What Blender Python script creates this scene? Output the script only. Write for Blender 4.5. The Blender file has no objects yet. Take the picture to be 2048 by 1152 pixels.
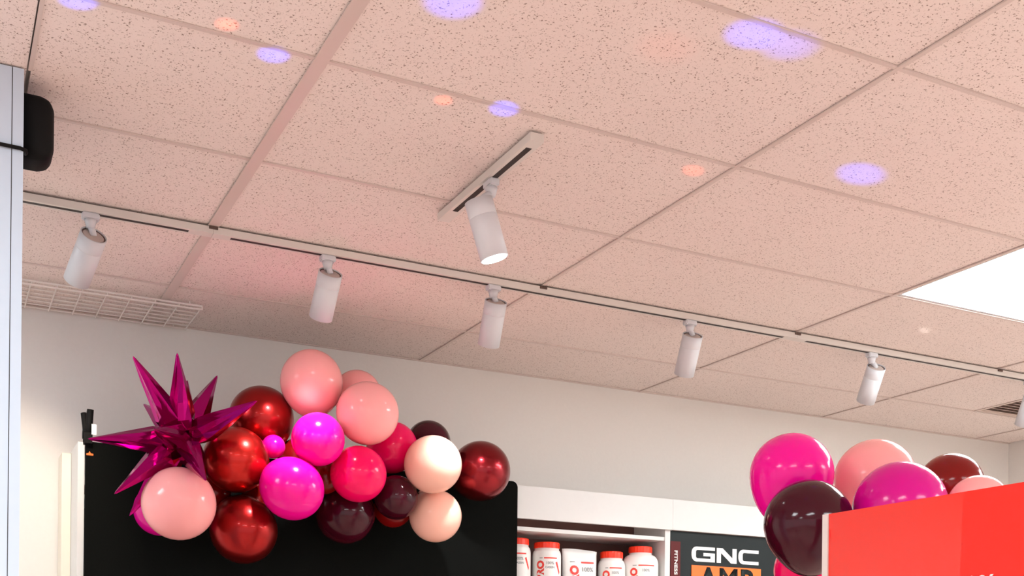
import bpy, bmesh, math, random
from mathutils import Vector, Matrix
random.seed(7)
PI = math.pi
S = bpy.context.scene
C = S.collection

# ---------------------------------------------------------------- camera, world, exposure
YAW, ROLL = 0.47049, 0.01045
cam = bpy.data.cameras.new('camera'); cam.sensor_width = 36; cam.sensor_fit = 'HORIZONTAL'
cam.lens = 2295.226 / 2048 * 36; cam.shift_y = (1336.024 - 576) / 2048
cam.clip_start = 0.05
co = bpy.data.objects.new('camera', cam); C.objects.link(co)
co.matrix_world = Matrix.Translation((0, 0, 1.6)) @ Matrix.Rotation(-YAW, 4, 'Z') @ Matrix.Rotation(PI / 2, 4, 'X') @ Matrix.Rotation(ROLL, 4, 'Z')
S.camera = co
w = bpy.data.worlds.new('world'); S.world = w; w.use_nodes = True
w.node_tree.nodes['Background'].inputs[0].default_value = (1.0, 0.985, 0.98, 1)
w.node_tree.nodes['Background'].inputs[1].default_value = 0.72
S.view_settings.view_transform = 'Standard'; S.view_settings.look = 'None'
S.view_settings.gamma = 1; S.view_settings.use_curve_mapping = False
S.view_settings.exposure = 0.78

CEIL = 3.028            # ceiling plane
X0, Y0 = 0.813, 2.625   # one crossing of the ceiling grid
WALL = 4.98             # back wall

# ---------------------------------------------------------------- materials
MATS = {}
def mat(name, col, rough=0.5, metal=0.0, coat=0.0, emit=0.0, sss=0.0, spec=0.5):
    m = bpy.data.materials.new(name); m.use_nodes = True
    b = m.node_tree.nodes['Principled BSDF']
    b.inputs['Base Color'].default_value = (*col, 1); b.inputs['Roughness'].default_value = rough
    b.inputs['Metallic'].default_value = metal; b.inputs['Coat Weight'].default_value = coat
    b.inputs['Coat Roughness'].default_value = 0.06
    b.inputs['Specular IOR Level'].default_value = spec
    if emit: b.inputs['Emission Color'].default_value = (*col, 1); b.inputs['Emission Strength'].default_value = emit
    if sss:
        b.inputs['Subsurface Weight'].default_value = sss
        b.inputs['Subsurface Radius'].default_value = (1, .6, .6); b.inputs['Subsurface Scale'].default_value = 0.06
    MATS[name] = m
    return m
def N(m, t, **kw):
    n = m.node_tree.nodes.new(t)
    for k, v in kw.items(): setattr(n, k, v)
    return n
def L(m, a, b): m.node_tree.links.new(a, b)
def noisy(name, col, col2, scale, rough=0.6, bump=0.0, **kw):
    """a base colour with mild grain of a second colour and fine relief"""
    m = mat(name, col, rough, **kw); b = m.node_tree.nodes['Principled BSDF']
    g = N(m, 'ShaderNodeNewGeometry'); nz = N(m, 'ShaderNodeTexNoise'); nz.inputs['Scale'].default_value = scale
    nz.inputs['Detail'].default_value = 3
    L(m, g.outputs['Position'], nz.inputs['Vector'])
    mx = N(m, 'ShaderNodeMix', data_type='RGBA'); mx.inputs['A'].default_value = (*col, 1); mx.inputs['B'].default_value = (*col2, 1)
    L(m, nz.outputs['Fac'], mx.inputs['Factor']); L(m, mx.outputs['Result'], b.inputs['Base Color'])
    if bump:
        bp = N(m, 'ShaderNodeBump'); bp.inputs['Strength'].default_value = bump; bp.inputs['Distance'].default_value = 0.003
        L(m, nz.outputs['Fac'], bp.inputs['Height']); L(m, bp.outputs['Normal'], b.inputs['Normal'])
    return m

def tile_material():
    m = mat('acoustic_tile', (.74, .66, .61), 0.95, spec=0.1); b = m.node_tree.nodes['Principled BSDF']
    g = N(m, 'ShaderNodeNewGeometry')
    def dots(scale, thr, keep, soft):
        v = N(m, 'ShaderNodeTexVoronoi'); v.inputs['Scale'].default_value = scale
        wv = N(m, 'ShaderNodeTexNoise'); wv.inputs['Scale'].default_value = scale * 1.3
        add = N(m, 'ShaderNodeMixRGB', blend_type='ADD'); add.inputs[0].default_value = 0.012
        L(m, g.outputs['Position'], wv.inputs['Vector'])
        L(m, g.outputs['Position'], add.inputs[1]); L(m, wv.outputs['Color'], add.inputs[2]); L(m, add.outputs[0], v.inputs['Vector'])
        mr = N(m, 'ShaderNodeMapRange'); mr.inputs['From Min'].default_value = thr; mr.inputs['From Max'].default_value = thr + soft
        mr.inputs['To Min'].default_value = 1; mr.inputs['To Max'].default_value = 0
        L(m, v.outputs['Distance'], mr.inputs['Value'])
        sp = N(m, 'ShaderNodeSeparateColor'); L(m, v.outputs['Color'], sp.inputs[0])
        lt = N(m, 'ShaderNodeMath', operation='LESS_THAN'); lt.inputs[1].default_value = keep
        L(m, sp.outputs[0], lt.inputs[0])
        mu = N(m, 'ShaderNodeMath', operation='MULTIPLY'); L(m, mr.outputs[0], mu.inputs[0]); L(m, lt.outputs[0], mu.inputs[1])
        return mu
    a = dots(115, .20, .42, .10); c = dots(210, .24, .30, .10)
    mx = N(m, 'ShaderNodeMath', operation='MAXIMUM'); L(m, a.outputs[0], mx.inputs[0]); L(m, c.outputs[0], mx.inputs[1])
    nz = N(m, 'ShaderNodeTexNoise'); nz.inputs['Scale'].default_value = 220; nz.inputs['Detail'].default_value = 2
    L(m, g.outputs['Position'], nz.inputs['Vector'])
    base = N(m, 'ShaderNodeMix', data_type='RGBA'); base.inputs['A'].default_value = (.77, .68, .63, 1); base.inputs['B'].default_value = (.86, .77, .72, 1)
    L(m, nz.outputs['Fac'], base.inputs['Factor'])
    mi = N(m, 'ShaderNodeMix', data_type='RGBA'); mi.inputs['B'].default_value = (.33, .25, .21, 1)
    L(m, base.outputs['Result'], mi.inputs['A']); L(m, mx.outputs[0], mi.inputs['Factor'])
    L(m, mi.outputs['Result'], b.inputs['Base Color'])
    bp = N(m, 'ShaderNodeBump'); bp.inputs['Strength'].default_value = .4; bp.inputs['Distance'].default_value = .002; bp.invert = True
    L(m, mx.outputs[0], bp.inputs['Height']); L(m, bp.outputs['Normal'], b.inputs['Normal'])
    return m

tile_material()
mat('tee', (.66, .56, .51), .4)
mat('dark', (.03, .022, .02), .6)
noisy('wall_paint', (.77, .74, .70), (.74, .71, .67), 60, .7, .15)
noisy('pillar_cool_lit', (.56, .66, .78), (.53, .63, .75), 40, .5)  # white pillar; the blue of cool daylight is put into its colour
noisy('floor_vinyl', (.78, .57, .49), (.72, .52, .45), 3, .45)
mat('track_white', (.70, .66, .61), .4)
mat('lamp_white', (.66, .67, .70), .38)
mat('rim_brown', (.10, .06, .045), .5)
mat('cap_tan', (.55, .46, .42), .5)
mat('lens', (1, 1, 1), emit=9)
mat('troffer', (.90, .98, 1.0), emit=15)
noisy('fixture_white', (.68, .675, .66), (.65, .645, .63), 30, .45)
noisy('fixture_cream', (.80, .74, .62), (.77, .71, .60), 30, .5)
mat('fixture_back', (.15, .070, .060), .7)
noisy('black_fabric', (.006, .0066, .006), (.004, .0045, .004), 120, .95, .1, spec=.04)
mat('black_plastic', (.006, .006, .006), .6, spec=.12)
mat('sign_black', (.012, .017, .018), .5, spec=.2)
mat('print_white', (.88, .88, .86), .5)
mat('print_orange', (.95, .16, .01), .5)
mat('strip_maroon', (.10, .012, .012), .5, spec=.2)
mat('acrylic_red', (.90, .030, .016), .015)
mat('board_edge', (.82, .74, .70), .5)
mat('lid_red', (.90, .035, .008), .35)
mat('tub_white', (.85, .83, .80), .4)
mat('pouch_white', (.82, .81, .79), .38)
mat('print_red', (.80, .05, .035), .5)
mat('print_grey', (.30, .31, .31), .5)
mat('wire_white', (.78, .72, .68), .4)
def latex(name, col, sss=.45, rough=.16): return mat(name, col, rough, sss=sss, spec=.3)
latex('latex_pink', (1.0, .42, .41), .2); latex('latex_peach', (1.0, .56, .44), .2)
latex('latex_magenta', (.90, .004, .31)); latex('latex_fuchsia', (.66, .003, .26))
latex('latex_hotpink', (.95, .003, .13)); latex('latex_burgundy', (.050, .0026, .010), .1, .11)
latex('latex_maroon', (.20, .004, .004), .2)
mat('chrome_red', (.50, .018, .014), .28, metal=.9, coat=.2)
mat('chrome_crimson', (.33, .010, .010), .28, metal=.9, coat=.2)
mat('chrome_wine', (.24, .010, .016), .25, metal=.88, coat=.25)
mat('foil_magenta', (.43, .005, .20), .12, metal=.97)

# ---------------------------------------------------------------- helpers
def link(o, parent=None):
    C.objects.link(o)
    if parent is not None: o.parent = parent
    return o
def obj(name, bm, m, parent=None, smooth=False):
    me = bpy.data.meshes.new(name)
    bmesh.ops.recalc_face_normals(bm, faces=bm.faces)
    bm.to_mesh(me); bm.free()
    if smooth:
        for p in me.polygons: p.use_smooth = True
    me.materials.append(MATS[m] if isinstance(m, str) else m)
    return link(bpy.data.objects.new(name, me), parent)
def tag(o, label=None, cat=None, group=None, kind=None):
    if label: o['label'] = label
    if cat: o['category'] = cat
    if group: o['group'] = group
    if kind: o['kind'] = kind
    return o
def thing(name, label, cat, loc=(0, 0, 0), group=None):
    o = bpy.data.objects.new(name, None); o.empty_display_size = .05; o.location = loc; C.objects.link(o)
    return tag(o, label, cat, group)
def bx(bm, x0, x1, y0, y1, z0, z1, M=None):
    vs = [bm.verts.new((x, y, z)) for x in (x0, x1) for y in (y0, y1) for z in (z0, z1)]
    for f in ((0, 1, 3, 2), (4, 6, 7, 5), (0, 4, 5, 1), (2, 3, 7, 6), (0, 2, 6, 4), (1, 5, 7, 3)): bm.faces.new([vs[i] for i in f])
    if M: bmesh.ops.transform(bm, matrix=M, verts=vs)
    return vs
def box(name, x0, x1, y0, y1, z0, z1, m, parent=None, bev=0.0):
    bm = bmesh.new(); bx(bm, x0, x1, y0, y1, z0, z1)
    if bev: bmesh.ops.bevel(bm, geom=list(bm.edges), offset=bev, segments=2, affect='EDGES', profile=.5)
    return obj(name, bm, m, parent)
def lathe(bm, prof, seg=24, M=None):
    """rings of (radius, z); radius 0 closes the end"""
    rings, allv = [], []
    for r, z in prof:
        if r < 1e-6: vs = [bm.verts.new((0, 0, z))]
        else: vs = [bm.verts.new((r * math.cos(2 * PI * k / seg), r * math.sin(2 * PI * k / seg), z)) for k in range(seg)]
        rings.append(vs); allv += vs
    for a, b in zip(rings, rings[1:]):
        for k in range(seg):
            q = (k + 1) % seg
            if len(a) == 1 and len(b) == 1: continue
            if len(a) == 1: bm.faces.new((a[0], b[k], b[q]))
            elif len(b) == 1: bm.faces.new((a[k], b[0], a[q]))
            else: bm.faces.new((a[k], b[k], b[q], a[q]))
    if M: bmesh.ops.transform(bm, matrix=M, verts=allv)
def align(d, loc=(0, 0, 0)):
    """matrix whose local -Z points along d"""
    return Matrix.Translation(loc) @ Vector(d).to_track_quat('-Z', 'Y').to_matrix().to_4x4()
def tube(bm, pts, r, seg=8):
    pts = [Vector(p) for p in pts]; prev = None
    for i, p in enumerate(pts):
        t = (pts[min(i + 1, len(pts) - 1)] - pts[max(i - 1, 0)]).normalized()
        q = t.to_track_quat('Z', 'Y')
        ring = [bm.verts.new(p + q @ Vector((r * math.cos(2 * PI * k / seg), r * math.sin(2 * PI * k / seg), 0))) for k in range(seg)]
        if prev:
            for k in range(seg): bm.faces.new((prev[k], prev[(k + 1) % seg], ring[(k + 1) % seg], ring[k]))
        else: bm.faces.new(ring)
        prev = ring
    bm.faces.new(list(reversed(prev)))
def spot(name, loc, d, power, col, angle, blend, parent=None, radius=.01):
    l = bpy.data.lights.new(name, 'SPOT'); l.energy = power; l.color = col; l.spot_size = angle; l.spot_blend = blend; l.shadow_soft_size = radius
    o = bpy.data.objects.new(name, l); o.matrix_world = align(d, loc); C.objects.link(o)
    return o
def text_bm(s, size, offset=0.0, space=1.0):
    """flat lettering from the built-in font, centred, in XY"""
    cu = bpy.data.curves.new('lettering', 'FONT'); cu.body = s; cu.size = size; cu.offset = offset; cu.space_character = space
    cu.align_x = 'CENTER'; cu.align_y = 'CENTER'; cu.resolution_u = 3
    o = bpy.data.objects.new('lettering', cu); C.objects.link(o)
    dg = bpy.context.evaluated_depsgraph_get(); me = bpy.data.meshes.new_from_object(o.evaluated_get(dg))
    bm = bmesh.new(); bm.from_mesh(me); bpy.data.objects.remove(o); bpy.data.curves.remove(cu); bpy.data.meshes.remove(me)
    return bm
def solidify(bm, h):
    r = bmesh.ops.extrude_face_region(bm, geom=list(bm.faces))
    bmesh.ops.translate(bm, vec=(0, 0, h), verts=[v for v in r['geom'] if isinstance(v, bmesh.types.BMVert)])
def poly(bm, pts, z0, z1):
    a = [bm.verts.new((x, y, z0)) for x, y in pts]; b = [bm.verts.new((x, y, z1)) for x, y in pts]
    n = len(pts); bm.faces.new(a); bm.faces.new(list(reversed(b)))
    for i in range(n): bm.faces.new((a[i], b[i], b[(i + 1) % n], a[(i + 1) % n]))

# ---------------------------------------------------------------- the room
tag(box('floor', -7, 6.1, -6, WALL + .1, -.1, 0, 'floor_vinyl'), kind='structure')
tag(box('wall_back', -7, 6.1, WALL, WALL + .1, 0, CEIL + .1, 'wall_paint'), kind='structure')
tag(box('wall_right', 5.99, 6.1, -6, WALL, 0, CEIL + .1, 'wall_paint'), kind='structure')

ceiling = tag(box('ceiling', -7, 5.99, -6, WALL, CEIL + .03, CEIL + .08, 'tee'), kind='structure')
TW, TL = .61, 1.22
def tile_mesh(x0, x1, y0, y1):
    bm = bmesh.new(); g = .005
    bx(bm, x0 + g, x1 - g, y0 + g, y1 - g, CEIL + .0046, CEIL + .022)
    return bm
cols = range(-4, 5); rows = range(-6, 4)
LIGHTS = {(2, 0), (-1, -5), (1, -6), (3, -1), (3, -4), (-2, 1), (-2, -2), (-4, -6)}  # one visible panel; the rest are added out of view to brighten the ceiling
proto = None
def cell(i, j): return X0 + i * TL, X0 + (i + 1) * TL, Y0 + j * TW, min(Y0 + (j + 1) * TW, WALL)
for i in cols:
    for j in rows:
        if (i, j) in LIGHTS: continue
        x0, x1, y0, y1 = cell(i, j); x1 = min(x1, 5.985); y1 = min(y1, WALL - .004)
        if (i, j) == (3, 2): x1 = X0 + 3.5 * TL                 # the other half is the air vent
        if i == -1 and j <= 0:                                    # these rows are cut in two beside the pillar
            xm = X0 - .5 * TL
            for a, b in ((x0, xm), (xm, x1)): obj('ceiling_tile', tile_mesh(a, b, y0, y1), 'acoustic_tile', ceiling)
            continue
        obj('ceiling_tile', tile_mesh(x0, x1, y0, y1), 'acoustic_tile', ceiling)
# plain lay-in area behind the viewpoint
box('ceiling_tile', -7, X0 - 4 * TL, -6, WALL - .004, CEIL + .006, CEIL + .022, 'acoustic_tile', ceiling)
box('ceiling_tile', X0 - 4 * TL, 5.985, -6, Y0 - 6 * TW, CEIL + .006, CEIL + .022, 'acoustic_tile', ceiling)
# suspended grid: inverted T sections with a thin flange below the tiles
def tee(axis, c, a, b, wd, drop=0.0):
    bm = bmesh.new(); z = CEIL - drop
    if axis == 'y': bx(bm, c - wd / 2, c + wd / 2, a, b, z, z + .004); bx(bm, c - .003, c + .003, a, b, z + .004, CEIL + .03)
    else: bx(bm, a, b, c - wd / 2, c + wd / 2, z, z + .004); bx(bm, a, b, c - .003, c + .003, z + .004, CEIL + .03)
    return obj('grid_tee', bm, 'tee', ceiling)
for i in range(-3, 5): tee('y', X0 + i * TL, -1, WALL, .034 if i == 0 else .013, .001 if i else .002)
for j in range(-5, 4): tee('x', Y0 + j * TW, -4, 5.985, .012)
tee('y', X0 - .5 * TL + .003, -.4, 3.0, .010, .0005)
tee('y', X0 + 3.5 * TL, Y0 + 2 * TW, Y0 + 3 * TW, .015)
tee('x', WALL - .008, -4, 5.985, .016, .0005)

# recessed light panels in the grid: one visible, the others added as unseen light
for k, (i, j) in enumerate(sorted(LIGHTS, key=lambda q: q != (2, 0))):
    x0, x1, y0, y1 = cell(i, j)
    t = thing('ceiling_light', 'bright white rectangular light panel recessed in the tiled ceiling' if k == 0 else 'added unseen light panel in the ceiling, brightening the room', 'ceiling light', ((x0 + x1) / 2, (y0 + y1) / 2, CEIL), 'recessed ceiling light panels')
    hx, hy = (x1 - x0) / 2 - .010, (y1 - y0) / 2 - .010
    box('diffuser', -hx + .012, hx - .012, -hy + .012, hy - .012, .007, .012, 'troffer', t)
    bm = bmesh.new()
    bx(bm, -hx, hx, -hy, -hy + .012, .003, .022); bx(bm, -hx, hx, hy - .012, hy, .003, .022)
    bx(bm, -hx, -hx + .012, -hy + .012, hy - .012, .003, .022); bx(bm, hx - .012, hx, -hy + .012, hy - .012, .003, .022)
    obj('frame', bm, 'lamp_white', t)

# dark open air vent
vx0, vx1, vy0, vy1 = X0 + 3.5 * TL + .01, X0 + 4 * TL - .01, Y0 + 2 * TW + .01, Y0 + 3 * TW - .01
t = thing('air_vent', 'square brown-grey air return grille set in the ceiling near the wall corner', 'air vent', ((vx0 + vx1) / 2, (vy0 + vy1) / 2, CEIL))
hx, hy = (vx1 - vx0) / 2, (vy1 - vy0) / 2
box('backing', -hx, hx, -hy, hy, .024, .028, 'fixture_back', t)
MATS['vent'] = noisy('vent_metal', (.70, .58, .50), (.66, .55, .48), 50)
for k in range(14):
    y = -hy + .02 + k * (2 * hy - .04) / 13
    bm = bmesh.new(); bx(bm, -hx + .012, hx - .012, -.014, .014, -.001, .001, Matrix.Translation((0, y, .014)) @ Matrix.Rotation(.6, 4, 'X'))
    obj('slat', bm, 'vent', t)
bm = bmesh.new()
bx(bm, -hx, hx, -hy, -hy + .012, .003, .022); bx(bm, -hx, hx, hy - .012, hy, .003, .022)
bx(bm, -hx, -hx + .012, -hy + .012, hy - .012, .003, .022); bx(bm, hx - .012, hx, -hy + .012, hy - .012, .003, .022)
obj('frame', bm, 'vent', t)

# white pillar on the left
pil = tag(box('wall_left', -.75, .1655, 3.0, 3.55, 0, CEIL, 'pillar_cool_lit'), kind='structure')
box('corner_trim', .1675, .192, 2.999, 3.55, 0, CEIL, 'pillar_cool_lit', pil)
box('joint', .1650, .1680, 3.004, 3.54, 0, CEIL, 'dark', pil)

# black speaker on the side of the pillar, with its cable
t = thing('wall_speaker', 'small rounded black speaker mounted high on the side of the white pillar', 'speaker', (.192, 3.09, 2.84))
bm = bmesh.new(); bx(bm, .002, .074, -.06, .07, 0, .158)
bmesh.ops.bevel(bm, geom=[e for e in bm.edges if max(v.co.x for v in e.verts) > .07], offset=.034, segments=6, affect='EDGES', profile=.5)
obj('housing', bm, 'black_plastic', t, True)
box('bracket', 0, .0018, -.03, .03, .05, .10, 'black_plastic', t)
bm = bmesh.new()
tube(bm, [(-.72, 2.994, 2.845), (-.3, 2.994, 2.842), (.0, 2.994, 2.838), (.14, 2.994, 2.835), (.185, 2.993, 2.834), (.1975, 3.0, 2.834), (.1985, 3.03, 2.838), (.206, 3.06, 2.86)], .0048)
tag(obj('speaker_cable', bm, 'black_plastic', None, True), 'thin black cable running across the face of the white pillar', 'cable')

# ---------------------------------------------------------------- track lighting
def track(name, axis, c, a, b, label, slots, group='ceiling tracks'):
    t = thing(name, label, 'light track', (0, 0, 0), group)
    h, wd = .022, .040; z1 = CEIL - .003; z0 = z1 - h
    bm = bmesh.new()
    def B(u0, u1, v0, v1, za, zb):
        if axis == 'x': bx(bm, u0, u1, v0, v1, za, zb)
        else: bx(bm, v0, v1, u0, u1, za, zb)
    B(a, b, c - wd / 2, c - .009, z0, z1); B(a, b, c + .009, c + wd / 2, z0, z1); B(a, b, c - .009, c + .009, z0 + .012, z1)
    s0 = a
    for p, q in slots: B(s0, p, c - .009, c + .009, z0, z0 + .012); s0 = q
    B(s0, b, c - .009, c + .009, z0, z0 + .012)
    rail = obj('rail', bm, 'track_white', t)
    for p, q in slots:
        bm = bmesh.new(); B(p, q, c - .009, c + .009, z0 + .0004, z0 + .0118); obj('contact_slot', bm, 'dark', rail)
    return t
TY = 3.793
xa = [X0 + i * TL for i in range(5)]
t1 = track('track_rail', 'x', TY, -.6, xa[0], 'white ceiling track section that runs behind the white pillar', [(-.55, xa[0] - .075)])
t2 = track('track_rail', 'x', TY, xa[0] + .001, xa[2], 'long middle section of white ceiling track holding three spotlights', [(xa[0] + .06, xa[2] - .06)])
t3 = track('track_rail', 'x', TY, xa[2] + .001, xa[4] - .02, 'white ceiling track section leading to the far wall corner beside the light panel', [(xa[2] + .06, xa[4] - .08)])
for k, i in enumerate((0, 1, 2, 3)):
    box('grid_clip', xa[i] - .014, xa[i] + .014, TY - .026, TY - .018, CEIL - .012, CEIL - .003, 'rim_brown', (t1, t2, t2, t3)[k])
TX = 1.432
t4 = track('track_rail', 'y', TX, 2.70, 3.325, 'short separate white ceiling track with a single lit spotlight', [(2.745, 3.235)])

def track_head(piv, top, d, length, rad, label, power, lens_in=.004, along='x', beam=.95, col=(1, .95, .93)):
    """piv: point under the track; top: centre of the can's rear end; d: beam direction"""
    t = thing('track_spotlight', label, 'spotlight', piv, 'white cylinder spotlights')
    piv, top, d = Vector(piv), Vector(top), Vector(d).normalized(); z = CEIL - .031
    bm = bmesh.new(); a = .026 if along == 'x' else .015; b = .015 if along == 'x' else .026
    bx(bm, -a, a, -b, b, -.020, 0); bmesh.ops.bevel(bm, geom=list(bm.edges), offset=.003, segments=2, affect='EDGES')
    obj('track_adapter', bm, 'lamp_white', t)
    rel = top - piv
    bm = bmesh.new(); lathe(bm, [(0, -.0205), (.019, -.0205), (.016, -.032), (.0125, -.046), (0, -.046)], 16); obj('stem', bm, 'lamp_white', t, True)
    bm = bmesh.new(); tube(bm, [(0, 0, -.036), rel * .6 + Vector((0, 0, -.014)), rel + d * .004], .0105); obj('knuckle', bm, 'lamp_white', t, True)
    M = align(d, rel)
    bm = bmesh.new()
    lathe(bm, [(rad * .92, -.010), (rad * .92, 0), (rad, 0), (rad, -length * .28), (rad * .985, -length * .285), (rad, -length * .29), (rad, -length), (rad * .9, -length), (rad * .86, -length + .012), (0, -length + .02)], 40, M)
    o = obj('housing', bm, 'lamp_white', t, False)
    for p in o.data.polygons: p.use_smooth = abs((M.to_3x3().inverted() @ p.normal).z) < .5
    bm = bmesh.new()
    lathe(bm, [(0, -.010), (rad * .78, -.010), (rad * .80, -.004), (rad * .74, -.0025), (0, -.0025)], 36, M)
    obj('rear_cap', bm, 'cap_tan', o)
    bm = bmesh.new(); lathe(bm, [(rad * .81, -.008), (rad * .91, -.008), (rad * .91, -.003), (rad * .81, -.003), (rad * .81, -.008)], 36, M)
    obj('rear_groove', bm, 'rim_brown', o)
    bm = bmesh.new(); lathe(bm, [(0, -length + lens_in), (rad * .87, -length + lens_in), (rad * .87, -length + lens_in + .004), (0, -length + lens_in + .004)], 32, M)
    obj('lens', bm, 'lens', o)
    s = spot('spot_beam', top + d * (length + .012), d, power, col, beam, .7, radius=.03)
    return t
ZT = CEIL - .0252
HEADS = [(.438, (.448, 3.79, 2.938), (-.20, .72, -.62), .174, 'white spotlight hung nearest the white pillar, strongly tilted to the wall', 20),
         (1.205, (1.215, 3.79, 2.947), (-.005, .64, -.76), .164, 'white spotlight on the long track directly above the balloon garland', 24),
         (1.836, (1.846, 3.79, 2.947), (.088, .546, -.833), .165, 'white spotlight on the long track just beyond the short track', 28),
         (2.715, (2.728, 3.79, 2.947), (.138, .552, -.822), .165, 'white spotlight on the long track above the shelf of white tubs', 6),
         (3.690, (3.716, 3.79, 2.945), (.196, .595, -.78), .165, 'white spotlight on the track in front of the bright ceiling panel', 6),
         (4.700, (4.73, 3.79, 2.952), (.157, .494, -.855), .165, 'white spotlight beside the ceiling air vent', 6)]
for x, top, d, ln, lab, pw in HEADS: track_head((x, TY, ZT), top, d, ln, .041, lab, pw, col=(1, .86, .68) if x < .5 else (1, .95, .95), beam=1.25 if x < .5 else .95)
track_head((TX, 2.98, ZT), (1.383, 2.96, 2.928), (.295, -.045, -.954), .166, .041, 'single lit spotlight under the short ceiling track, its bright lens visible', 20, along='y', lens_in=-.002)

# ---------------------------------------------------------------- wire grid under the ceiling by the wall
t = thing('wire_grid', 'white wire grid panel fixed flat under the ceiling along the back wall', 'wire grid', (0, 4.6, CEIL - .013))
gx0, gx1, gd = -.66, .952, .34
for k in range(8):
    bm = bmesh.new(); y = k * gd / 7; tube(bm, [(gx0, y, 0), (gx1, y, 0)], .0034 if k else .004, 6); obj('long_wire', bm, 'wire_white', t)
for k in range(19):
    bm = bmesh.new(); x = gx1 - .002 - k * .089; tube(bm, [(x, 0, -.013), (x, 0, -.005), (x, .008, -.005), (x, gd, -.005)], .003, 6); obj('cross_wire', bm, 'wire_white', t)
for k in range(0, 8, 7):
    for x in (gx1 - .05, gx1 - .8):
        bm = bmesh.new(); tube(bm, [(x, k * gd / 7, 0), (x, k * gd / 7, .012)], .003, 6); obj('hanger', bm, 'wire_white', t)

bm = bmesh.new(); tube(bm, [(gx0, -.004, -.014), (gx1, -.004, -.014)], .0032, 6); obj('lip_wire', bm, 'wire_white', t)

# ---------------------------------------------------------------- wall shelving
HB, HT, SB, ST = 2.285, 2.434, 2.232, 2.250
t = thing('wall_shelving', 'white wall shelving bay with a deep fascia and a row of white tubs', 'shelving', (.497, WALL, 0))
def W(name, x0, x1, y0, y1, z0, z1, m): return box(name, x0 - .497, x1 - .497, y0 - WALL, y1 - WALL, z0, z1, m, t)
W('end_panel', .497, .521, 4.62, 4.972, 0, 2.44, 'fixture_white')
W('wall_post', .462, .496, 4.84, 4.972, 0, 2.43, 'fixture_cream')
W('fascia', .522, 3.2425, 4.655, 4.675, HB, HT, 'fixture_white')
W('back_panel', .522, 3.2425, 4.955, 4.972, 0, HT - .01, 'fixture_back')
W('upright', 3.212, 3.2425, 4.676, 4.954, 0, HT - .01, 'fixture_white')
W('top_shelf', .522, 3.211, 4.680, 4.954, SB, ST, 'fixture_white')
SH = 1.93
W('shelf', .522, 3.211, 4.650, 4.954, SH - .022, SH, 'fixture_white')
W('shelf', .522, 3.211, 4.640, 4.954, .9, .922, 'fixture_white')
t = thing('wall_shelving', 'white wall shelving bay whose front carries the black graphic panel', 'shelving', (3.244, WALL, 0))
def W2(name, x0, x1, y0, y1, z0, z1, m): return box(name, x0 - 3.244, x1 - 3.244, y0 - WALL, y1 - WALL, z0, z1, m, t)
W2('fascia', 3.2435, 5.2, 4.655, 4.675, HB, HT, 'fixture_white')
W2('upright', 3.2435, 3.262, 4.690, 4.972, 0, HT - .01, 'fixture_white')
W2('end_panel', 5.18, 5.2, 4.676, 4.972, 0, HT - .01, 'fixture_white')
W2('back_panel', 3.263, 5.179, 4.955, 4.972, 0, HT - .01, 'fixture_back')

# black graphic panel with lettering
t = thing('graphic_panel', 'black graphic panel with white GNC lettering above an orange AMP block', 'sign', (3.244, 4.689, 0))
board = box('board', 0, .86, -.012, 0, .3, HB - .002, 'sign_black', t)
strip = box('side_strip', .0, .058, -.0165, -.0125, .3, 2.232, 'strip_maroon', t)
FR = Matrix(((1, 0, 0, 0), (0, 0, -1, 0), (0, 1, 0, 0), (0, 0, 0, 1)))     # XY drawing -> upright, facing the viewer
bm = text_bm('FITNESS', .030, .0009); solidify(bm, .001)
bmesh.ops.transform(bm, matrix=Matrix.Translation((.030, -.0168, 2.128)) @ FR @ Matrix.Rotation(-PI / 2, 4, 'Z') @ Matrix.Diagonal((1.15, .85, 1, 1)), verts=bm.verts)
obj('side_lettering', bm, 'print_white', strip)
def letter(pts_list, x):
    bm = bmesh.new()
    for pts in pts_list: poly(bm, [(a, b) for a, b in pts], 0, .002)
    bmesh.ops.transform(bm, matrix=Matrix.Translation((x, -.0125, 2.140)) @ FR, verts=bm.verts)
    obj('letter', bm, 'print_white', board)
h, s = .074, .016
def arc(cx, cy, r, a0, a1, n=5): return [(cx + r * math.cos(math.radians(a0 + (a1 - a0) * k / n)), cy + r * math.sin(math.radians(a0 + (a1 - a0) * k / n))) for k in range(n + 1)]
def cshape(wd, v=.026):
    R, r = .030, .010
    outer = arc(R, h - R, R, 90, 180) + arc(R, R, R, 180, 270)
    return [[(wd, h)] + outer + [(wd, 0), (wd, s), (v + r, s)] + arc(v + r, s + r, r, 270, 180) + arc(v + r, h - s - r, r, 180, 90) + [(wd, h - s)]]
letter(cshape(.142) + [[(.142, s), (.142, h * .60), (.072, h * .60), (.072, h * .60 - s), (.116, h * .60 - s), (.116, s)]], .127)
letter([[(0, 0), (0, h), (.036, h), (.036 + .062, h * .34), (.098, h), (.124, h), (.124, 0), (.090, 0), (.026, h * .68), (.026, 0)]], .281)
letter(cshape(.128), .417)
block = box('orange_block', .127, .560, -.0155, -.0125, 1.96, 2.121, 'print_orange', t)
bm = text_bm('AMP', .150, .0055, 1.12); solidify(bm, .001)
bmesh.ops.transform(bm, matrix=Matrix.Translation((.342, -.0157, 2.048)) @ FR @ Matrix.Diagonal((1.06, 1.05, 1, 1)), verts=bm.verts)
obj('block_lettering', bm, 'sign_black', block)

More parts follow.
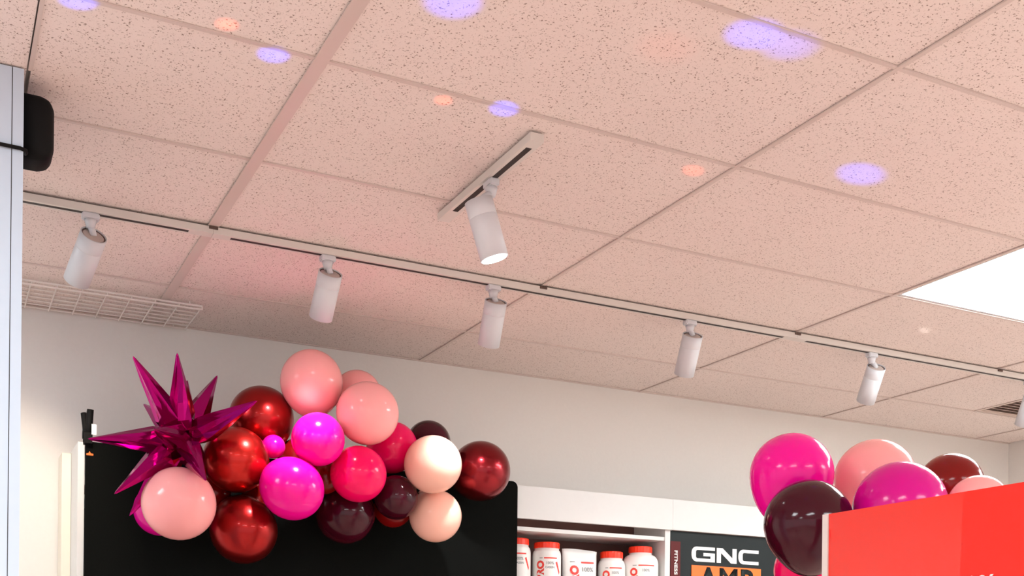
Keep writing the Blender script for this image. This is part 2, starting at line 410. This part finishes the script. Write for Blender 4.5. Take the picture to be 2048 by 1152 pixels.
# ---------------------------------------------------------------- tubs and pouch on the shelf
def wrap(bm, R, ang0, z0, lift=.0006):
    """bend flat XY lettering onto a cylinder of radius R, centred at angle ang0"""
    for v in bm.verts:
        a = ang0 + v.co.x / R; rr = R + lift + v.co.z
        v.co = Vector((rr * math.sin(a), -rr * math.cos(a), z0 + v.co.y))
def band(R, a0, a1, z0, z1, m, parent, name='label_line', lift=.0008):
    bm = bmesh.new(); n = 14; prev = None
    for k in range(n + 1):
        a = a0 + (a1 - a0) * k / n; r0, r1 = R - .001, R + lift
        q = [bm.verts.new((r * math.sin(a), -r * math.cos(a), z)) for r, z in ((r0, z0), (r1, z0), (r1, z1), (r0, z1))]
        if prev:
            for e in range(4): bm.faces.new((prev[e], prev[(e + 1) % 4], q[(e + 1) % 4], q[e]))
        else: bm.faces.new(q)
        prev = q
    bm.faces.new(list(reversed(prev)))
    return obj(name, bm, m, parent)
def tub(x, y, R, H, lidr, lidh, label, face, neck, line, words, slash):
    """white jar; H is the height of the whole jar, face turns the label, line is the label's top"""
    t = thing('supplement_tub', label, 'tub', (x, y, SH), 'white supplement tubs on the shelf')
    hb = H - lidh
    prof = [(0, 0), (R * .94, 0), (R, .008), (R, hb - neck)]
    for k in range(1, 9):
        a = k / 8 * PI / 2
        prof.append((lidr * .96 + (R - lidr * .96) * math.cos(a), hb - neck + (neck - .014) * math.sin(a)))
    prof += [(lidr * .96, hb), (0, hb)]
    bm = bmesh.new(); lathe(bm, prof, 40); jar = obj('jar', bm, 'tub_white', t, True)
    bm = bmesh.new(); nr = 48
    lathe(bm, [(0, hb - .004), (lidr, hb - .004), (lidr, H - .006), (lidr * .96, H - .001), (lidr * .9, H), (0, H)], nr)
    for v in bm.verts:
        if abs(math.hypot(v.co.x, v.co.y) - lidr) < 1e-4 and round(math.atan2(v.co.y, v.co.x) / (2 * PI) * nr) % 2: v.co.x *= .985; v.co.y *= .985
    obj('lid', bm, 'lid_red', t)
    z = line
    band(R, face - .52, face - .30, z - .0022, z + .0022, 'print_grey', jar); band(R, face - .20, face + .75, z - .003, z + .003, 'print_red', jar)
    bm = text_bm('PRO', .048, .0025); bmesh.ops.transform(bm, matrix=Matrix.Rotation(PI / 2, 4, 'Z'), verts=bm.verts)
    top = max(v.co.y for v in bm.verts)
    wrap(bm, R, face - .44, z - .012 - top); obj('label_lettering', bm, 'print_red', jar)
    for k, wd in enumerate(words):
        bm = text_bm(wd, .0185 if len(wd) < 5 else .0135, .0005); wrap(bm, R, face + .22, z - .024 - k * .020); obj('label_lettering', bm, 'print_grey', jar)
    if slash:
        bm = bmesh.new(); poly(bm, [(-.014, .022), (-.004, .026), (.014, -.022), (.010, -.034)], 0, .0004); wrap(bm, R, face + .84, z - .042); obj('label_swoosh', bm, 'print_red', jar)
    return t
fa = -.48
tub(2.452, 4.79, .068, .276, .060, .026, 'white tub with orange-red lid half hidden behind the black backdrop', fa, .05, .202, ['100%', 'CASEIN'], True)
tub(2.605, 4.772, .068, .264, .061, .024, 'white tub with orange-red lid standing between the half-hidden tub and the pouch', fa, .045, .187, ['100%', 'CASEIN'], True)
tub(2.965, 4.772, .067, .240, .056, .028, 'shorter white tub with orange-red lid between the pouch and the wide tub', fa, .05, .158, ['100%'], False)
tub(3.121, 4.755, .0885, .272, .058, .027, 'wide-shouldered white tub with orange-red lid next to the shelf upright', fa, .062, .175, ['100%'], False)
# stand-up pouch: two bulged sheets sealed at the top
t = thing('supplement_pouch', 'white stand-up pouch with a crimped top between two red-lidded tubs', 'pouch', (2.790, 4.785, SH))
t.rotation_euler = (0, 0, -.10)
bm = bmesh.new(); nx, nz, hw, hh = 14, 12, .085, .245
def psheet(sg):
    g = []
    for k in range(nz + 1):
        v = k / nz; row = []
        for i in range(nx + 1):
            u = -1 + 2 * i / nx
            th = .048 * (1 - v ** 2.2) * (1 - u * u * .9) ** .5 if v < .86 else .0015
            wd = hw * (1 + .07 * v ** 3)
            z = hh * v - (.012 * v ** 4 * (u * u * .4 + u * .35)) + .0
            row.append(bm.verts.new((u * wd, sg * th + .004 * math.sin(u * 4 + 1) * v * v, z)))
        g.append(row)
    for k in range(nz):
        for i in range(nx): bm.faces.new((g[k][i], g[k][i + 1], g[k + 1][i + 1], g[k + 1][i]))
    return g
a = psheet(-1); b = psheet(1)
for i in range(nx): bm.faces.new((a[0][i], a[0][i + 1], b[0][i + 1], b[0][i])); bm.faces.new((a[nz][i], a[nz][i + 1], b[nz][i + 1], b[nz][i]))
for k in range(nz): bm.faces.new((a[k][0], a[k + 1][0], b[k + 1][0], b[k][0])); bm.faces.new((a[k][nx], a[k + 1][nx], b[k + 1][nx], b[k][nx]))
bmesh.ops.remove_doubles(bm, verts=bm.verts, dist=.0002)
bag = obj('bag', bm, 'pouch_white', t, True)
def pfront(x, z):
    v = max(z, 0) / hh; u = x / (hw * (1 + .07 * v ** 3)); u = max(-1, min(1, u))
    return -.048 * (1 - v ** 2.2) * (1 - u * u * .9) ** .5 + .004 * math.sin(u * 4 + 1) * v * v - .0022
def on_pouch(bm, x, z, m, name):
    bmesh.ops.subdivide_edges(bm, edges=[e for e in bm.edges if e.calc_length() > .02], cuts=3)
    for v in bm.verts: X, Z = x + v.co.x, z + v.co.y; v.co = Vector((X, pfront(X, Z) - v.co.z, Z))
    obj(name, bm, m, bag)
bm = bmesh.new(); poly(bm, [(-.034, -.004), (.034, -.004), (.034, .004), (-.034, .004)], 0, .0004); on_pouch(bm, .034, .180, 'print_red', 'label_line')
bm = bmesh.new(); poly(bm, [(-.012, -.002), (.012, -.002), (.012, .002), (-.012, .002)], 0, .0004); on_pouch(bm, -.045, .182, 'print_grey', 'label_line')
bm = text_bm('PRO', .056, .003); bmesh.ops.transform(bm, matrix=Matrix.Rotation(PI / 2, 4, 'Z'), verts=bm.verts); on_pouch(bm, -.036, .110, 'print_red', 'label_lettering')
bm = text_bm('100%', .030, .0008); on_pouch(bm, .030, .145, 'print_grey', 'label_lettering')

# ---------------------------------------------------------------- black backdrop and its clamp
t = thing('backdrop_panel', 'tall matte black fabric backdrop panel behind the balloon garland', 'backdrop', (0.523, 4.61, 0))
pw, ph, rr = 1.836, 2.440, .028
pts = [(0, 0), (pw, 0)] + arc(pw - rr, ph - rr, rr, 0, 90, 8) + arc(.006, ph - .006, .006, 90, 180, 3)
bm = bmesh.new(); poly(bm, pts, -.01, .01)
bmesh.ops.transform(bm, matrix=FR, verts=bm.verts)
fab = obj('fabric', bm, 'black_fabric', t)
bm = bmesh.new(); poly(bm, [(.002, 2.388), (.027, 2.388), (.027, 2.395), (.018, 2.396), (.0135, 2.404), (.009, 2.396), (.002, 2.395)], .0102, .0108)
bmesh.ops.transform(bm, matrix=FR, verts=bm.verts); obj('logo_mark', bm, 'print_orange', fab)

t = thing('spring_clamp', 'black spring clamp gripping the top corner of the black backdrop', 'clamp', (.527, 4.605, 2.440))
bm = bmesh.new(); tube(bm, [(.006, -.016, .012), (.006, -.018, .06), (.008, -.022, .108), (.009, -.023, .118)], .0125, 10); obj('handle', bm, 'black_plastic', t, True)
bm = bmesh.new(); tube(bm, [(.000, .018, .012), (-.004, .018, .06), (-.009, .022, .104), (-.010, .023, .111)], .0115, 10); obj('handle', bm, 'black_plastic', t, True)
bm = bmesh.new(); lathe(bm, [(0, -.016), (.017, -.016), (.017, .016), (0, .016)], 16, Matrix.Translation((0, 0, .026)) @ Matrix.Rotation(PI / 2, 4, 'Y')); obj('spring', bm, 'black_plastic', t, True)
for sg in (-1, 1):
    bm = bmesh.new(); bx(bm, -.012, .016, -.004, .004, -.010, .03, Matrix.Translation((0, -.005 + sg * .0215, 0))); obj('jaw', bm, 'black_plastic', t)
bm = bmesh.new(); bx(bm, .012, .030, -.036, -.035, .022, .062); obj('tag', bm, 'print_white', t)

# ---------------------------------------------------------------- balloons
def balloon_mesh(taper):
    """latex balloon of unit radius: round crown at +Z, narrowing to the tied neck at -Z"""
    bm = bmesh.new(); n = 26; prof = []
    for k in range(n + 1):
        a = -PI / 2 + PI * k / n; r, z = math.cos(a), math.sin(a)
        if z < 0: z = z * (1 + taper * (-z) ** 2.2); r = r * (1 - .10 * taper * (-z))
        prof.append((max(r, 0) if 0 < k < n else 0, z))
    lathe(bm, prof, 40)
    me = bpy.data.meshes.new('balloon'); bmesh.ops.recalc_face_normals(bm, faces=bm.faces); bm.to_mesh(me); bm.free()
    for p in me.polygons: p.use_smooth = True
    return me
def knot_mesh(taper):
    bm = bmesh.new(); z = -(1 + taper)
    lathe(bm, [(0, z + .06), (.055, z + .05), (.045, z), (.075, z - .03), (.05, z - .07), (.10, z - .13), (.02, z - .12), (0, z - .11)], 14)
    me = bpy.data.meshes.new('knot'); bmesh.ops.recalc_face_normals(bm, faces=bm.faces); bm.to_mesh(me); bm.free()
    for p in me.polygons: p.use_smooth = True
    return me
BM = {k: (balloon_mesh(k), knot_mesh(k)) for k in (.08, .22)}
def balloon(c, r, m, label, crown, taper=.08, group='balloons of the garland on the black backdrop', stretch=1.0):
    """crown: direction in which the round end points; the tied neck is on the other side"""
    body, kn = BM[taper]
    body, kn = body.copy(), kn.copy(); body.materials.append(MATS[m]); kn.materials.append(MATS[m])
    t = thing('balloon', label, 'balloon', c, group)
    t.rotation_euler = Vector(crown).to_track_quat('Z', 'Y').to_euler(); t.scale = (r, r, r * stretch)
    for nm, me in (('latex_body', body), ('knot', kn)): link(bpy.data.objects.new(nm, me), t)
    return t
F = (-.35, -.9, .1)     # roughly towards the open room
GAR = [
 ((1.319, 4.340, 2.703), .121, 'latex_pink', 'large light pink balloon standing highest above the garland', (-.15, -.25, 1), 1.04),
 ((1.556, 4.486, 2.714), .099, 'latex_pink', 'light pink balloon mostly hidden behind the two big light pink balloons', (.1, .2, 1), 1),
 ((1.507, 4.220, 2.580), .121, 'latex_pink', 'big light pink balloon just below and beside the highest one', (.1, -.9, .3), 1),
 ((1.154, 4.457, 2.567), .126, 'chrome_crimson', 'metallic red balloon touched by a spike of the foil starburst, above the other red ones', (-.3, -.5, .7), 1),
 ((1.298, 4.181, 2.452), .100, 'latex_magenta', 'medium magenta balloon under the two light pink balloons', (-.1, -.9, .3), 1),
 ((1.026, 4.328, 2.373), .123, 'chrome_red', 'glossy metallic red balloon immediately beside the centre of the foil starburst', (-.1, -1, .1), 1),
 ((1.206, 4.200, 2.262), .116, 'latex_magenta', 'large bright magenta balloon between the metallic red balloons, lit violet on top', (.45, -.6, -.5), 1.06),
 ((0.797, 4.220, 2.178), .131, 'latex_pink', 'light pink balloon hanging under the foil starburst', (.1, -.9, -.3), 1),
 ((1.065, 4.360, 2.115), .127, 'chrome_crimson', 'metallic red balloon hanging lowest in the garland', (.2, -.5, -.8), 1.03),
 ((1.480, 4.242, 2.346), .109, 'latex_hotpink', 'hot pink balloon in the middle, showing its dark dimple', (.15, -.95, -.1), 1),
 ((1.686, 4.420, 2.499), .105, 'latex_hotpink', 'hot pink balloon tucked between the light pink and the cream balloon', (.2, -.6, .4), 1),
 ((1.876, 4.489, 2.548), .094, 'latex_burgundy', 'dark burgundy balloon peeking above the cream balloon', (.3, -.2, .9), 1),
 ((1.799, 4.256, 2.414), .116, 'latex_peach', 'pale cream-pink balloon, brightly lit, in front of the metallic wine one', (.2, -.9, .2), 1),
 ((2.105, 4.456, 2.444), .128, 'chrome_wine', 'metallic wine-red balloon at the end of the garland overhanging the backdrop edge', (.8, -.5, .2), 1),
 ((1.869, 4.390, 2.227), .109, 'latex_peach', 'peach balloon hanging directly below the cream-pink one', (.3, -.5, -.8), 1),
 ((1.500, 4.451, 2.217), .120, 'latex_burgundy', 'large dark burgundy balloon against the backdrop beneath the hot pink one', (.0, -.6, -.8), 1),
 ((1.676, 4.344, 2.283), .089, 'latex_burgundy', 'small glossy dark burgundy balloon between hot pink and peach balloons', (.1, -.9, -.3), 1),
 ((1.724, 4.502, 2.263), .082, 'latex_maroon', 'maroon balloon showing only its lower edge below a small burgundy one', (.2, -.3, -.9), 1),
 ((1.174, 4.349, 2.441), .045, 'latex_magenta', 'tiny magenta balloon squeezed between the metallic red and magenta balloons', (.1, -.9, .4), 1),
 ((0.773, 4.460, 2.182), .097, 'latex_fuchsia', 'fuchsia balloon hidden behind the light pink one under the starburst', (-.5, -.3, -.8), 1),
 ((1.392, 4.387, 2.346), .066, 'latex_maroon', 'small maroon balloon deep in the gap between magenta and hot pink balloons', (.1, -.9, -.1), 1),
 ((1.301, 4.480, 2.432), .074, 'latex_maroon', 'maroon filler balloon seen in the gap behind the tiny magenta balloon', (.0, -.9, .2), 1),
 ((1.158, 4.480, 2.251), .076, 'latex_maroon', 'maroon filler balloon behind the gap between the bright magenta and lowest red balloon', (.0, -.9, .1), 1),
 ((0.972, 4.480, 2.266), .070, 'latex_maroon', 'maroon filler balloon behind the gap beside the light pink hanging balloon', (.0, -.9, .1), 1)]
for c, r, m, lab, cr, st in GAR: balloon(c, r, m, lab, cr, stretch=st)

# balloons tied behind the red sign board
GR = 'balloons tied behind the red sign board'
RB = [((2.241, 2.619, 2.172), .121, 'latex_magenta', 'magenta balloon highest over the end of the red sign board', (.25, -.2, .95), .22, 1),
      ((2.531, 2.583, 2.177), .121, 'latex_pink', 'light pink balloon behind the two magenta balloons at the red sign', (.1, .1, 1), .08, 1),
      ((2.163, 2.456, 2.006), .122, 'latex_burgundy', 'glossy dark burgundy balloon at the white edge of the red sign board', (-.25, -.2, .95), .22, 1),
      ((2.373, 2.327, 2.050), .127, 'latex_fuchsia', 'purple-magenta balloon rising just over the top edge of the red sign', (.1, -.3, .95), .08, 1),
      ((2.690, 2.440, 2.153), .095, 'latex_maroon', 'dark red balloon behind the red sign, beyond the purple-magenta one', (.2, .1, .95), .08, 1),
      ((2.560, 2.225, 2.058), .083, 'latex_pink', 'pale pink balloon barely showing over the sloping top of the red sign', (.2, .1, .95), .08, 1),
      ((2.315, 2.637, 1.899), .094, 'latex_hotpink', 'hot pink balloon low behind the dark burgundy balloon', (-.4, -.3, -.8), .08, 1)]
for c, r, m, lab, cr, tp, st in RB: balloon(c, r, m, lab, cr, tp, GR, st)

# foil starburst: separate creased cones tied at the centre
t = thing('foil_starburst', 'spiky magenta foil starburst balloon at the end of the garland', 'balloon', (.826, 4.30, 2.423))
SP = [(-.214, -.215, .229), (-.070, -.235, .255), (.154, .149, .29), (.205, -.26, .115), (-.348, -.142, -.055), (-.26, -.144, -.237),
      (-.178, .060, -.284), (.020, -.30, -.190), (-.095, .30, .182), (-.155, -.29, -.030), (.03, .27, -.06), (.05, .20, .27)]
for k, d in enumerate(SP):
    d = Vector(d); ln = d.length; bm = bmesh.new(); sg = 6
    prof = [(0, -ln), (.0045, -ln * .97), (.020, -ln * .74), (.036, -ln * .50), (.048, -ln * .31), (.043, -ln * .18), (.020, -ln * .06), (.006, -ln * .02), (0, -ln * .015)]
    lathe(bm, prof, sg * 2)
    for v in bm.verts:                               # crease every other edge inwards so that the cone reads as folded foil
        r0 = math.hypot(v.co.x, v.co.y)
        if r0 > 1e-5:
            i = round(math.atan2(v.co.y, v.co.x) / (2 * PI) * sg * 2) % (sg * 2)
            f = (1.06 if i % 2 == 0 else .90) * (1 + random.uniform(-.05, .05))
            v.co.x *= f; v.co.y *= f
    bmesh.ops.transform(bm, matrix=align(d) @ Matrix.Rotation(random.uniform(0, PI), 4, 'Z'), verts=bm.verts)
    obj('spike', bm, 'foil_magenta', t)
bm = bmesh.new(); lathe(bm, [(0, -.012), (.010, -.006), (.010, .006), (0, .012)], 10, Matrix.Translation((0, -.02, 0))); obj('tie', bm, 'black_plastic', t)

# ---------------------------------------------------------------- red sign board on its display stand
t = thing('sign_board', 'glossy orange-red sign board with a white edge in front of the balloons', 'sign', (2.095, 1.75, 1.30))
y0, y1, zt = 1.42 - 1.75, 2.305 - 1.75, 2.009 - 1.30
nb = 16; bm = bmesh.new()
g = []
for i in range(nb + 1):                               # slightly bowed acrylic face
    y = y0 + (y1 - .019 - y0) * i / nb; bow = .012 * (1 - (2 * i / nb - 1) ** 2)
    g.append([bm.verts.new((x, y, z)) for x, z in ((-.013 - bow, .0), (-.013 - bow * .8, zt * .5), (-.013, zt), (-.008, zt), (-.008, 0))])
for a, b in zip(g, g[1:]):
    for e in range(5): bm.faces.new((a[e], a[(e + 1) % 5], b[(e + 1) % 5], b[e]))
bm.faces.new(g[0]); bm.faces.new(list(reversed(g[-1])))
face = obj('face_sheet', bm, 'acrylic_red', t)
box('edge_trim', -.0165, .0105, y1 - .018, y1 + .002, 0, zt, 'board_edge', t)
box('core', -.0075, .010, y0, y1 - .0185, 0, zt - .002, 'board_edge', t)
bm = text_bm('100%', .066, .0012); solidify(bm, .001)
M = Matrix(((0, 0, -1, 0), (-1, 0, 0, 0), (0, 1, 0, 0), (0, 0, 0, 1)))
bmesh.ops.transform(bm, matrix=Matrix.Translation((-.0262, .075, .489)) @ M, verts=bm.verts); obj('lettering', bm, 'print_white', face)
t = thing('display_gondola', 'white display gondola that carries the red sign board', 'shelving', (2.25, 1.85, 0))
box('body', -.30, .30, -.42, .44, .08, 1.27, 'fixture_white', t); box('plinth', -.27, .27, -.40, .42, 0, .079, 'dark', t)
box('top', -.32, .32, -.44, .46, 1.271, 1.299, 'fixture_white', t)

# ---------------------------------------------------------------- party light: throws the coloured dots on the ceiling
PL = Vector((.95, 2.05, 1.62))
t = thing('party_light', 'small black party light on a tripod stand throwing coloured dots', 'party light', (PL.x, PL.y, 0))
bm = bmesh.new(); lathe(bm, [(0, .3), (.014, .3), (.014, 1.46), (0, 1.46)], 12); obj('pole', bm, 'black_plastic', t)
for k in range(3):
    a = k * 2 * PI / 3; bm = bmesh.new(); tube(bm, [(0, 0, .55), (.32 * math.cos(a), .32 * math.sin(a), .008)], .009); obj('leg', bm, 'black_plastic', t)
bm = bmesh.new(); lathe(bm, [(0, 1.461), (.07, 1.461), (.075, 1.47), (.075, 1.53), (0, 1.53)], 24); obj('housing', bm, 'black_plastic', t)
mat('dome_glass', (.6, .6, .65), .1)
bm = bmesh.new(); lathe(bm, [(.07, 1.531)] + [(.07 * math.cos(a * PI / 16), 1.531 + .06 * math.sin(a * PI / 16)) for a in range(1, 8)] + [(0, 1.591)], 24); obj('dome', bm, 'dome_glass', t, True)
BLUE, ORG, WHT = (.02, .07, 1.0), (1.0, .10, .035), (1, .95, .9)
DOTS = [((.277, 2.641), BLUE, .046, 1.0), ((.709, 2.657), BLUE, .050, 1.0), ((1.300, 2.635), BLUE, .052, 1.0), ((.993, 2.267), BLUE, .095, .7), ((1.640, 2.062), BLUE, .085, .8), ((1.740, 2.062), BLUE, .085, .4), ((2.375, 2.495), BLUE, .064, .8),
        ((.583, 2.582), ORG, .034, .75), ((1.146, 2.668), ORG, .032, .65), ((1.939, 2.704), ORG, .036, .5), ((1.50, 2.2), ORG, .10, .05), ((3.704, 3.503), WHT, .016, .35)]
for (x, y), col, an, k in DOTS:
    d = Vector((x, y, CEIL)) - PL; D2 = d.length_squared
    spot('party_beam', PL + d.normalized() * .02, d, 105 * k * D2 / 2.0, col, an * 1.15, 1.0, radius=.002)
